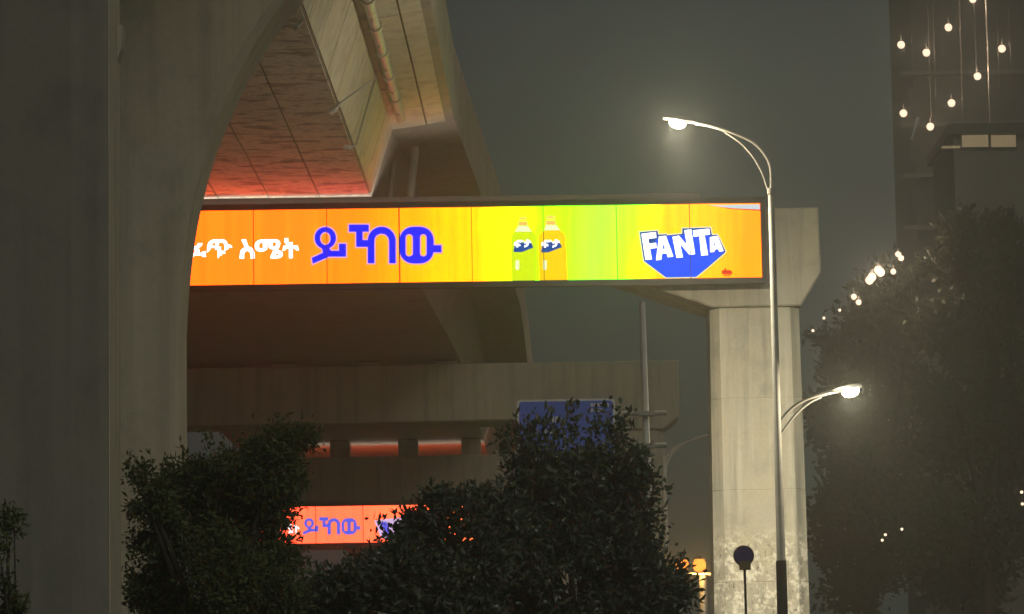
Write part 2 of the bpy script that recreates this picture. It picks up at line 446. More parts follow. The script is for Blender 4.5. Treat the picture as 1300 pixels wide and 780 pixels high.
class Board:
    """a backlit box: local x along the board, local z up, print stacked in front (-y)"""
    def __init__(s, name, label, pl, pr, h, depth=.35):
        s.O = pl; U = Vector((pr.x-pl.x, pr.y-pl.y, 0)); s.L = U.length; s.U = U.normalized(); s.h = h
        s.ang = math.atan2(s.U.y, s.U.x)
        s.t = thing(name, pl, label, 'billboard'); s.t.rotation_euler.z = s.ang; s.layer = 0
        s.N = Vector((s.U.y, -s.U.x, 0))
    def uv(s, px, py):
        d = ROT @ Vector(((px-650)/F, -(py-390)/F, -1))
        k = (s.O - CAM).dot(s.N) / d.dot(s.N); P = CAM + d*k - s.O
        return (P.dot(s.U), P.z)
    def part(s, name, mb, mat, parent=None):
        me = bpy.data.meshes.new(name); me.from_pydata(mb.v, [], mb.f); me.materials.append(mat)
        o = bpy.data.objects.new(name, me); COL.objects.link(o); o.parent = parent or s.t; return o
    def flat(s, name, me, mat, y, parent=None):
        """mesh in xy -> board xz at depth y in front"""
        for v in me.vertices: v.co = (v.co.x, -y, v.co.y)
        me.materials.clear(); me.materials.append(mat)
        for p in me.polygons: p.material_index = 0
        o = bpy.data.objects.new(name, me); COL.objects.link(o); o.parent = parent or s.t; return o

def gradient_mat(name, L, stops, boost=5.0, vfade=True, h=1.5):
    m = bpy.data.materials.new(name); m.use_nodes = True
    n = m.node_tree.nodes; l = m.node_tree.links; n.remove(n['Principled BSDF'])
    tc = n.new('ShaderNodeTexCoord'); sep = n.new('ShaderNodeSeparateXYZ'); l.new(tc.outputs['Object'], sep.inputs[0])
    nz = n.new('ShaderNodeTexNoise'); nz.inputs['Scale'].default_value = .9; nz.inputs['Detail'].default_value = 3
    l.new(tc.outputs['Object'], nz.inputs[0])
    ad = n.new('ShaderNodeMath'); ad.operation = 'MULTIPLY_ADD'; ad.inputs[1].default_value = .7
    l.new(nz.outputs[0], ad.inputs[0]); l.new(sep.outputs[0], ad.inputs[2])
    sk = n.new('ShaderNodeMath'); sk.operation = 'MULTIPLY_ADD'; sk.inputs[1].default_value = -.12
    l.new(sep.outputs[2], sk.inputs[0]); l.new(ad.outputs[0], sk.inputs[2])
    dv = n.new('ShaderNodeMath'); dv.operation = 'DIVIDE'; dv.inputs[1].default_value = L; l.new(sk.outputs[0], dv.inputs[0])
    cr = n.new('ShaderNodeValToRGB'); l.new(dv.outputs[0], cr.inputs[0])
    els = cr.color_ramp.elements
    while len(els) < len(stops): els.new(.5)
    for e, (p, c) in zip(els, stops): e.position = p; e.color = (*backlit(c, boost), 1)
    # the tubes behind the sheet: faint upright bands
    wv = n.new('ShaderNodeTexNoise'); mp = n.new('ShaderNodeMapping'); mp.inputs['Scale'].default_value = (7, 1, .35)
    l.new(tc.outputs['Object'], mp.inputs[0]); l.new(mp.outputs[0], wv.inputs[0]); wv.inputs['Scale'].default_value = 1.0
    mr = n.new('ShaderNodeMapRange'); mr.inputs[1].default_value = .3; mr.inputs[2].default_value = .7
    mr.inputs[3].default_value = .88; mr.inputs[4].default_value = 1.08; l.new(wv.outputs[0], mr.inputs[0])
    e = n.new('ShaderNodeEmission'); l.new(cr.outputs[0], e.inputs[0]); l.new(mr.outputs[0], e.inputs[1])
    l.new(e.outputs[0], n['Material Output'].inputs[0]); return m

bl, brr = at(240, 364, YB-.15), at(968, 351, YB+.1)
tl = at(256, 269.5, YB-.15); hgt = tl.z - bl.z
# the board runs on behind the pier
U0 = (brr - bl); U0.z = 0
pl = bl - U0*(75/728); pl.z = (bl.z + brr.z)/2
B = Board('lit_billboard', 'long backlit orange and yellow billboard with blue lettering, a soft drink logo and two bottles', pl, brr, hgt)
px0 = 240-75
bw = B.L/ (968-px0)
def pos(px): return (px-px0)/(968-px0)
stops = [(0,(255,150,24)),(pos(390),(255,150,26)),(pos(480),(255,158,12)),(pos(530),(255,192,0)),(pos(575),(255,222,0)),(pos(625),(240,231,0)),(pos(690),(226,234,0)),(pos(735),(214,238,6)),(pos(780),(208,242,70)),(pos(820),(228,238,16)),(pos(850),(255,228,0)),(pos(915),(255,214,0)),(pos(975),(255,182,0))]
gm = gradient_mat('billboard_print', B.L, stops)
u0, u1 = 0.0, B.uv(966, 300)[0]
v0, v1 = 0.0, hgt
seams = [B.uv(p, 310)[0] for p in (230, 322, 415, 507, 599, 690, 783, 876)]
ed = [u0] + seams + [u1]
for a, b in zip(ed[:-1], ed[1:]):
    B.part('print_panel', MB().box(a+.003, b-.003, -.02, .0, v0, v1), gm)
B.part('case', MB().box(u0-.05, u1+.08, .004, .36, v0-.09, v1+.07), M['frame'])
fr = B.part('frame', MB().box(u0-.06, u1+.1, -.05, .003, v0-.13, v0-.004).box(u0-.06, u1+.1, -.05, .003, v1+.004, v1+.125).box(u1+.004, u1+.1, -.05, .003, v0-.004, v1+.004), M['frame'])
B.part('back_fascia', MB().box(u0-.05, u1-1.2, .37, .40, v1-.2, v1+.30), M['frame'])  # added dark screen, keeps the glowing strip off the deck behind
M['led'] = emit('led_strip', (1.0, .80, .66), 4.5)  # added glow on top of the cases, put in to light the soffit
B.part('led_strip', MB().box(u0, u1-.3, .03, .30, v1+.071, v1+.083), M['led'])  # added, out of view on the case top, brightens the deck underside
for i, s_ in enumerate(seams):
    w = .013 if i == 3 else .0065
    B.part('seam', MB().box(s_-w, s_+w, -.05, -.0205, v0, v1), M['frame'] if i == 3 else M['seam'])

M['blue'] = emit('print_blue', lin((0, 30, 255)), 1.33)
M['logo_blue'] = emit('print_logo_blue', lin((0, 76, 255)), 1.4)
M['navy'] = emit('print_navy', lin((6, 70, 150)), 1.33)
M['halo'] = emit('print_pale_edge', lin((225, 165, 190)), 1.33)
M['white'] = emit('print_white', (1.7, 1.7, 1.75), 1.33)
M['pale'] = emit('print_pale', lin((238, 246, 190)), 1.33)
M['lime'] = emit('print_lime', lin((210, 236, 6)), 1.33)
M['limed'] = emit('print_lime_edge', lin((192, 226, 10)), 1.33)
M['oran'] = emit('print_orange_drink', lin((255, 210, 0)), 1.33)
M['orand'] = emit('print_orange_edge', lin((252, 184, 4)), 1.33)
M['capc'] = emit('print_cap', lin((244, 190, 90)), 1.33)
M['red'] = emit('print_red', lin((214, 60, 20)), 1.33)
M['skyp'] = emit('print_sky', lin((196, 208, 214)), 1.33)

def art(board, name, polys, region, mat, y, grow=0.0, parent=None, px=None):
    """polys in zoomed artwork units over region (x0,y0,scale) of the board's face"""
    x0, y0, sc = region
    P = [[board.uv(x0 + a/sc, y0 + b/sc) for a, b in p] for p in polys]
    if grow:
        P = [inset(q, -grow if i == 0 else grow) for i, q in enumerate(P)]
    return board.flat(name, curve_mesh([[(q[0], q[1]) for q in p] for p in P]), mat, y, parent)

def headline(board, reg, y, names=True, grow=.028, mats=None):
    mats = mats or (M['halo'], M['blue'])
    G = glyphs(None); group = [(0,1), (2,3), (4,5)]
    for gi in group:
        root = None
        for k, i in enumerate(gi):
            o = art(board, 'letter', G[i], reg, mats[1], y+.004+.0006*k+.0004*i, 0, root)
            root = root or o
            art(board, 'letter_edge', G[i], reg, mats[0], y+.0004*i, grow, root)
headline(B, (380, 270, 6.5), .022)

# white words
def word_glyph(ch, x0, y0, x1, y1, y=.024):
    t = text_mesh(ch, 1.0, .03); xs = [v.co.x for v in t.vertices]; yv = [v.co.y for v in t.vertices]
    a, b = B.uv(x0, y1), B.uv(x1, y0); mx, Mx, my, My = min(xs), max(xs), min(yv), max(yv)
    for v in t.vertices: v.co = (a[0]+(v.co.x-mx)/(Mx-mx)*(b[0]-a[0]), a[1]+(v.co.y-my)/(My-my)*(b[1]-a[1]), 0)
    return B.flat('white_letter', t, M['white'], y)
word_glyph('ፉ', 237, 309, 262, 330); word_glyph('ጭ', 263, 304, 295, 329)
word_glyph('ሜ', 323.5, 304, 359, 329); word_glyph('ት', 358.5, 302.5, 379.5, 328.5)
art(B, 'white_letter', [[(618,214),(668,208),(700,292)] + ell(685,375,82,88,-70,0,8) + [(768,422),(722,424),(718,380)] + ell(685,378,34,38,0,-180,10) + [(652,424),(598,424),(602,378),(612,330),(655,296)]], (235,280,8.667), M['white'], .024)

# logo
LR = (790, 260, 6.842)
logo = [[(150,240),(305,228),(312,262),(385,258),(388,268),(520,255),(522,208),(610,205),(765,200),(778,265),(825,262),(898,408),(885,425),(740,550),(640,630),(378,634),(188,492)]]
lo = art(B, 'logo_shield', logo, LR, M['navy'], .024)
art(B, 'shield_edge', logo, LR, M['pale'], .0225, .02, lo)
art(B, 'shield_face', [[(196,470),(260,478),(300,486),(440,470),(640,436),(880,416),(738,544),(636,628),(382,630),(192,490)]], LR, M['logo_blue'], .0255, 0, lo)
art(B, 'shield_face', [[(300,300),(390,275),(520,270),(600,230),(770,275),(840,285),(880,412),(640,446),(440,480),(250,486),(230,400)]], LR, M['logo_blue'], .0252, 0, lo)
L = {'F': [[(165,255),(290,240),(296,290),(226,300),(232,340),(293,333),(298,378),(240,386),(258,478),(200,482)]],
     'A': [[(318,278),(378,272),(443,452),(395,460),(384,425),(345,430),(338,480),(292,486)], [(353,340),(372,384),(349,388)]],
     'N': [[(435,282),(490,270),(560,352),(538,225),(598,215),(632,432),(584,438),(502,345),(526,460),(470,465)]],
     'T': [[(612,225),(755,210),(762,262),(714,268),(745,440),(685,445),(668,275),(620,282)]],
     'a': [[(760,285),(825,272),(880,405),(840,410),(832,388),(800,392),(800,412),(762,416)], [(796,325),(810,356),(794,360)]]}
for k in L: art(B, 'logo_letter', L[k], LR, M['white'], .027, 0, lo)
art(B, 'trade_mark', [ell(792,203,9,9)], LR, M['capc'], .024)
art(B, 'small_emblem', [[(862,575),(885,570),(895,545),(905,570),(940,570),(958,590),(950,610),(866,608)]], LR, M['red'], .024)
art(B, 'small_emblem_line', [[(880,615),(935,615),(935,624),(880,624)]], LR, M['red'], .024)
art(B, 'torn_corner', [[(735,6),(1192,-2),(1196,44),(1050,38),(960,34),(850,22)]], LR, M['skyp'], .024)
art(B, 'torn_edge', [[(850,22),(960,34),(1050,38),(1196,44),(1197,56),(1040,46),(930,40)]], LR, M['red'], .0235)
# bottles
BR = (620, 260, 7.093)
def bottle(dx, base, edgec, poly, cap, neck, lab):
    o = art(B, 'printed_bottle', [poly], BR, edgec, .023)
    art(B, 'bottle_drink', [[tuple(p) for p in inset([(a, b) for a, b in poly], 9)]], BR, base, .0236, 0, o)
    art(B, 'bottle_neck', [neck], BR, M['pale'], .0242, 0, o)
    for c in cap: art(B, 'bottle_cap', [c], BR, M['capc'], .0248, 0, o)
    art(B, 'bottle_label', [lab], BR, M['navy'], .0245, 0, o)
    t = text_mesh('ፋንታ', 1.0, .06)
    xs = [v.co.x for v in t.vertices]; ys_ = [v.co.y for v in t.vertices]
    a = B.uv(620+(min(p[0] for p in lab)+4)/7.093, 260+(max(p[1] for p in lab)-34)/7.093)
    b = B.uv(620+(max(p[0] for p in lab)-22)/7.093, 260+(min(p[1] for p in lab)-26)/7.093)
    mx, Mx, my, My = min(xs), max(xs), min(ys_), max(ys_)
    for v in t.vertices:
        f = (v.co.x-mx)/(Mx-mx)
        v.co = (a[0]+f*(b[0]-a[0]), a[1]+(v.co.y-my)/(My-my)*(b[1]-a[1])*.9+f*.03, 0)
    B.flat('label_word', t, M['white'], .0255, o)
    art(B, 'highlight', [rrect(poly[-2][0]-190+dx, 500, poly[-2][0]-160+dx, 600, 12)] if False else [rrect(lab[0][0]+18, 500, lab[0][0]+52, 590, 14)], BR, M['pale'], .0242, 0, o)
bottle(0, M['lime'], M['limed'], [(275,150),(345,150),(352,195),(395,248),(424,292),(428,500),(424,688),(214,690),(205,500),(205,292),(232,248),(266,195)],
       [[(280,112),(345,112),(345,140),(280,140)], [(270,152),(352,152),(355,186),(266,186)]], [(268,192),(352,192),(392,246),(236,246)],
       [(226,428),(240,340),(385,345),(405,388),(300,430)])
bottle(1, M['oran'], M['orand'], [(520,140),(600,140),(612,185),(652,232),(694,275),(706,480),(714,686),(458,690),(452,480),(448,275),(500,232),(518,185)],
       [[(522,100),(600,100),(602,132),(522,132)], [(514,142),(606,142),(608,178),(514,178)]], [(518,184),(608,184),(648,232),(502,232)],
       [(474,432),(490,338),(642,342),(664,384),(540,432)])

# the far lightbox
al, ar = at(330, 691, Y4-.5), at(640, 686, Y4-.4)
h2 = at(400, 644, Y4-.5).z - at(400, 690.5, Y4-.5).z
al.z = (al.z+ar.z)/2
B2 = Board('small_billboard', 'small distant orange billboard with blue lettering, half hidden by the trees', al, ar, h2)
gm2 = gradient_mat('far_billboard_print', B2.L, [(0,(255,148,94)),(.4,(255,150,96)),(.62,(255,164,98)),(.8,(255,200,100)),(1,(255,215,120))], 6.0)
se2 = [B2.uv(p, 665)[0] for p in (341, 401, 461, 521, 581)]
e_ = [0]+se2+[B2.L]
for a, b in zip(e_[:-1], e_[1:]): B2.part('print_panel', MB().box(a+.003, b-.003, -.02, 0, 0, h2), gm2)
for s_ in se2: B2.part('seam', MB().box(s_-.012, s_+.012, -.04, -.0205, 0, h2), M['seam'])
B2.part('frame', MB().box(-.1, B2.L+.1, .004, .3, -.12, h2+.12), M['frame'])
M['blue2'] = emit('far_print_blue', lin((84, 92, 226)), 1.6)
M['halo2'] = emit('far_print_edge', lin((214, 126, 140)), 1.6)
sc2 = 6.5*164/72
headline(B2, (385-105/sc2, 657-100/sc2, sc2), .022, grow=.03, mats=(M['halo2'], M['blue2']))
w2 = text_mesh('ስሜት', 1.0, .03); xs = [v.co.x for v in w2.vertices]; yv = [v.co.y for v in w2.vertices]
ax, ay = B2.uv(352, 678); bx, by = B2.uv(380, 664)
for v in w2.vertices: v.co = (ax+(v.co.x-min(xs))*(bx-ax)/(max(xs)-min(xs)), ay+(v.co.y-min(yv))*(by-ay)/(max(yv)-min(yv)), 0)
B2.flat('white_words', w2, M['white'], .024)
M['lil'] = emit('far_print_lilac', lin((206, 178, 220)), 1.7)
art(B2, 'logo_shield', [[(475,661),(512,657),(520,672),(500,686),(484,684)]], (0,0,1), M['lil'], .024)
art(B2, 'logo_stripe', [[(482,664),(490,662),(500,682),(494,684)]], (0,0,1), M['blue2'], .026)

# added lightbox, itself unseen, to light the deck strips above the third frame
rl, rr_ = at(360, 640, Y3+2.2), at(640, 636, Y3+2.2)
B3 = Board('reverse_billboard', 'orange billboard on the far face of the third portal frame, glowing on the deck', Vector((rr_.x, Y3+2.2, rl.z)), Vector((rl.x, Y3+2.2, rl.z)), 1.4)
gm3 = gradient_mat('reverse_billboard_print', B3.L, [(0,(255,150,40)),(1,(255,160,60))], 5.0)
for k in range(6): B3.part('print_panel', MB().box(B3.L*k/6+.003, B3.L*(k+1)/6-.003, -.02, 0, 0, 1.4), gm3)
B3.part('frame', MB().box(-.1, B3.L+.1, .004, .3, -.1, 1.44), M['frame'])
B3.part('led_strip', MB().box(0, B3.L, .02, .28, 1.441, 1.45), M['led'])  # added glow aimed up at the deck from the unseen box

# ------------------------------------------------------------------ street lamps
def lamp_light(name, loc, power, size, blend, target, parent, rad=.15, col=(1, .90, .66)):
    ld = bpy.data.lights.new(name, 'SPOT'); ld.energy = power; ld.spot_size = R(size); ld.spot_blend = blend
    ld.color = col; ld.shadow_soft_size = rad
    o = bpy.data.objects.new(name, ld); COL.objects.link(o); o.parent = parent
    o.location = Vector(loc) - parent_world(parent)
    o.rotation_euler = (Vector(target)-Vector(loc)).to_track_quat('-Z', 'Y').to_euler()
    return o

def glow(loc, power, parent, col=(1, .84, .58), rad=.05):
    ld = bpy.data.lights.new('lens_glow', 'POINT'); ld.energy = power; ld.color = col; ld.shadow_soft_size = rad
    o = bpy.data.objects.new('lens_glow', ld); COL.objects.link(o); o.parent = parent
    o.location = Vector(loc) - parent_world(parent); return o

def luminaire(root, p, d, ln=.62, w=.26):
    """flat head at p pointing along d, glowing lens underneath"""
    d = Vector(d).normalized(); s = d.cross(Vector((0,0,1))).normalized(); u = s.cross(d)
    prof = [(0,.05,.045),(.12,.10,.07),(.35,.13,.075),(.55,.12,.06),(.62,.08,.03)]
    rings = [[p + d*(a*ln/.62) + s*(b*math.cos(t)) + u*(c*math.sin(t)*(1 if math.sin(t) > 0 else .35)) for t in [2*math.pi*k/14 for k in range(14)]] for a, b, c in prof]
    head = MB().loft(rings).build('lamp_head', M['galv'], root, True)
    lr = [[p + d*(.36*ln/.62) + s*(.10*r*math.cos(t)) + d*(.15*r*math.sin(t)) - u*(.02+z*.9) for t in [2*math.pi*k/18 for k in range(18)]] for r, z in ((1,0),(.97,.05),(.8,.10),(.4,.13),(.05,.135))]
    MB().loft(lr).build('lens', M['lens'], head, True)
    return p + d*(.36*ln/.62) - u*.18

YL = 60.0
base = at(992, 780, YL); topp = at(976, 243, YL)
gx = base.x + .02
lampo = thing('street_lamp', (gx, YL, 0), 'tall grey street lamp with a curved double arm, its upper light glowing beside the billboard', 'street lamp')
def lp(px, py): return at(px, py, YL)
def pole_x(z): return gx
wrap_z = lp(992, 712).z
MB().tube([(gx,YL,0),(gx,YL,wrap_z)], [.10,.09], 16).build('pole_foot_wrap', M['black'], lampo, True)
MB().tube([(gx,YL,wrap_z),(gx,YL,topp.z)], [.074,.052], 16).build('pole', M['paint'], lampo, True)
tz = topp.z
MB().tube([(gx,YL,tz-.05),(gx,YL,tz+.05)], .068, 14).build('collar', M['paint'], lampo, True)
offx = gx - topp.x
def la(px, py):
    q = lp(px, py); return Vector((q.x + offx, YL, q.z))
main = [Vector((gx,YL,tz-.1)), la(976,215), la(968,196), la(952,180), la(925,168), la(900,160), la(880,156)]
MB().tube(smooth_path(main), .036, 12).build('arm', M['paint'], lampo, True)
sec_ = [Vector((gx-.03,YL,tz-.05)), la(966,222), la(954,200), la(938,182), la(918,168)]
MB().tube(smooth_path(sec_), .022, 10).build('arm_brace', M['paint'], lampo, True)
lpos = luminaire(lampo, la(884,156.5), (-1,-.12,.13))
lamp_light('street_lamp_light', lpos, 11500, 112, 1.0, lpos + Vector((.3,.9,-1.0)), lampo)
glow(lpos, 480, lampo)
# lower arm
low = [Vector((gx,YL,lp(990,540).z)), la(1000,521), la(1020,508), la(1045,500), la(1060,497)]
MB().tube(smooth_path(low), .03, 10).build('arm', M['paint'], lampo, True)
low2 = [Vector((gx,YL,lp(990,556).z)), la(1006,528), la(1024,512), la(1040,504)]
MB().tube(smooth_path(low2), .02, 8).build('arm_brace', M['paint'], lampo, True)
lpos2 = luminaire(lampo, la(1055,498.5), (1,-.2,.18), .5)
lamp_light('street_lamp_light', lpos2, 3000, 110, .75, lpos2 + Vector((-.1,1.0,-.7)), lampo)
glow(lpos2, 300, lampo)

# far lamp pole whose head is hidden behind the portal column
YQ = 90.0
q0 = at(843, 585, YQ)
lamp2 = thing('street_lamp', (q0.x, YQ, 0), 'distant street lamp whose arm disappears behind the floodlit portal column', 'street lamp')
MB().tube([(q0.x,YQ,0),(q0.x,YQ,q0.z+.1)], [.12,.07], 12).build('pole', M['paint'], lamp2, True)
MB().tube(smooth_path([Vector((q0.x,YQ,q0.z)), at(856,569,YQ), at(875,560,YQ), at(897,553,YQ), at(915,549,YQ)]), .04, 10).build('arm', M['paint'], lamp2, True)
MB().tube(smooth_path([Vector((q0.x,YQ,q0.z-.3)), at(852,578,YQ), at(866,566,YQ), at(884,558,YQ)]), .028, 8).build('arm_brace', M['paint'], lamp2, True)

# ------------------------------------------------------------------ road sign on its pole
YS = 57.0
a, b = at(814, 384, YS), at(825, 700, YS)
sx_ = (a.x+b.x)/2 + .02
sgn = thing('road_sign', (sx_, YS, 0), 'blue road sign with white border on a tall bare pole, half hidden by the tree', 'road sign')
MB().tube([(sx_+.05,YS,0),(sx_-.03,YS,a.z)], [.085,.048], 16).build('pole', M['pale_pole'], sgn, True)
for y in (526, 567):
    A, C = at(650, y, YS), at(846, y, YS); zc = at(815, y, YS).z
    MB().tube([(A.x+.1,YS-.12,zc),(C.x,YS-.12,zc)], .04, 10).build('arm', M['paint'], sgn, True)
    MB().box(sx_-.13, sx_+.13, YS-.17, YS+.12, zc-.035, zc+.035).build('clamp', M['paint'], sgn)
M['sign_blue'] = simple('sign_blue', (.10, .18, .75), .35, 0, .15, 3)
M['sign_white'] = simple('sign_white', (.7, .7, .72), .4, 0, .1, 3)
s0, s1 = at(656, 508, YS), at(782, 596, YS); x0, x1, z1, z0 = s0.x, s1.x, s0.z-.02, s1.z
def rr(x0, x1, z0, z1, r, y0, y1):
    q = rrect(x0, z0, x1, z1, r); return MB().loft([[(x, y0, z) for x, z in q], [(x, y1, z) for x, z in q]])
pan = rr(x0, x1, z0, z1, .06, YS-.19, YS-.165).build('sign_panel', M['sign_white'], sgn)
rr(x0+.035, x1-.035, z0+.035, z1-.035, .05, YS-.196, YS-.188).build('sign_face', M['sign_blue'], pan)
def signbox(px0_, py0_, px1_, py1_):
    c, d = at(px0_, py0_, YS-.2), at(px1_, py1_, YS-.2)
    MB().box(c.x, d.x, YS-.201, YS-.194, d.z, c.z).build('sign_mark', M['sign_white'], pan)
for k in range(6): signbox(750+k*4, 512, 753+k*4, 516.5)
for k in range(4): signbox(750+k*4, 519, 753+k*4, 523)
for k in range(4): signbox(696+k*4.4, 529, 699.2+k*4.4, 536)
for k in range(5): signbox(690+k*4.2, 545, 693+k*4.2, 551)
signbox(716, 545, 718, 580)

# ------------------------------------------------------------------ small round sign
YR = 55.0
rp = at(944, 706, YR)
rs = thing('round_sign', (rp.x, YR, 0), 'small round dark blue sign with plate on a thin post before the column', 'sign')
def disc(r, y0, y1, nn=36): return MB().loft([[(rp.x+r*math.cos(2*math.pi*k/nn), y, rp.z+r*math.sin(2*math.pi*k/nn)) for k in range(nn)] for y in (y0, y1)])
M['sgn_b'] = simple('round_sign_blue', (.05, .04, .17), .4, 0, .2, 6)
M['sgn_r'] = simple('round_sign_rim', (.09, .03, .04), .4, 0, .2, 6)
M['sgn_y'] = simple('plate_ochre', (.16, .11, .05), .5, 0, .3, 9)
ds = disc(.163, YR-.03, YR-.022).build('disc', M['sgn_r'], rs)
disc(.14, YR-.033, YR-.0295).build('disc_face', M['sgn_b'], ds)
c, d = at(938, 713, YR), at(953, 724, YR)
MB().box(c.x, d.x, YR-.040, YR-.034, d.z, c.z).build('plate', M['sgn_y'], rs)
MB().tube([(rp.x+.03,YR,0),(rp.x+.01,YR,rp.z+.1)], .02, 10).build('post', M['black'], rs, True)

# ------------------------------------------------------------------ amber twin lantern
YA = 84.0
ap = at(893, 745, YA)
al_ = thing('amber_lantern_post', (ap.x, YA, 0), 'post with two glowing amber lanterns between the tree and the column', 'lamp post')
cz = at(880, 730, YA).z
MB().tube([(ap.x,YA,0),(ap.x,YA,cz)], [.14,.09], 12).build('post', M['galv'], al_, True)
MB().tube([(at(862,730,YA).x,YA,cz),(at(903,728,YA).x,YA,cz)], .05, 8).build('cross_bar', M['galv'], al_, True)
for px in (866, 888):
    q = at(px, 718, YA)
    pr = [(.02,.16),(.10,.14),(.15,.06),(.15,-.05),(.11,-.13),(.03,-.15)]
    ln = MB().loft([[(q.x+r*math.cos(2*math.pi*k/12), YA+r*math.sin(2*math.pi*k/12), q.z+z) for k in range(12)] for r, z in pr]).build('lantern', M['amber'], al_, True)
    glow(q + Vector((0,-.2,0)), 160, al_, (1, .5, .12), .1)
    MB().tube([(q.x,YA,q.z+.14),(q.x,YA,q.z+.22)], [.17,.02], 12).build('lantern_cap', M['black'], al_)
    MB().tube([(q.x,YA,cz),(q.x,YA,q.z-.13)], .035, 8).build('lantern_stem', M['black'], al_)

# ------------------------------------------------------------------ trees
def leaf_mat(name, c0, c1, rough=.45, trans=.25):
    m, n, l, b = new_mat(name)
    oi = n.new('ShaderNodeTexCoord'); t = n.new('ShaderNodeTexNoise'); t.inputs['Scale'].default_value = 3.0
    t.inputs['Detail'].default_value = 8; t.inputs['Roughness'].default_value = .75
    l.new(oi.outputs['Object'], t.inputs[0])
    x = n.new('ShaderNodeMix'); x.data_type = 'RGBA'; x.inputs[6].default_value = (*c0, 1); x.inputs[7].default_value = (*c1, 1)
    l.new(t.outputs[0], x.inputs[0]); l.new(x.outputs[2], b.inputs['Base Color'])
    b.inputs['Roughness'].default_value = rough
    tr = n.new('ShaderNodeBsdfTranslucent'); l.new(x.outputs[2], tr.inputs[0])
    ms = n.new('ShaderNodeMixShader'); ms.inputs[0].default_value = trans
    l.new(b.outputs[0], ms.inputs[1]); l.new(tr.outputs[0], ms.inputs[2]); l.new(ms.outputs[0], n['Material Output'].inputs[0])
    return m
M['leaf_d'] = leaf_mat('glossy_dark_leaf', (.075,.095,.062), (.12,.145,.10), .32, .15)
M['leaf_l'] = leaf_mat('fine_green_leaf', (.075,.095,.035), (.13,.155,.06), .55, .25)
M['leaf_f'] = leaf_mat('far_leaf', (.06,.068,.04), (.09,.10,.06), .7, .2)
M['bark'] = simple('bark', (.05, .042, .032), .9, 0, .4, 12, .4)
rng = np.random.default_rng(11)

def leaves(centers, dirs, length, width, curl=.25):
    """one bent four-triangle leaf for each centre and direction"""
    n = len(centers)
    d = dirs/np.linalg.norm(dirs, axis=1, keepdims=True)
    r = rng.normal(size=(n,3)); s = np.cross(d, r); s /= np.linalg.norm(s, axis=1, keepdims=True)
    u = np.cross(s, d)
    L = length*(.45+1.0*rng.random((n,1))); W = width*(.7+.6*rng.random((n,1)))
    p0 = centers; p1 = centers + d*L*.5 + s*W*.5 + u*L*curl*.35; p2 = centers + d*L - u*L*curl*.3
    p3 = centers + d*L*.5 - s*W*.5 + u*L*curl*.35; p4 = centers + d*L*.55 + u*L*curl*.1
    v = np.stack([p0,p1,p2,p3,p4], 1).reshape(-1,3)
    k = (np.arange(n)*5)[:,None]
    f = np.concatenate([k+np.array([[0,1,4]]), k+np.array([[1,2,4]]), k+np.array([[2,3,4]]), k+np.array([[3,0,4]])], 1).reshape(-1,3)
    return v, f

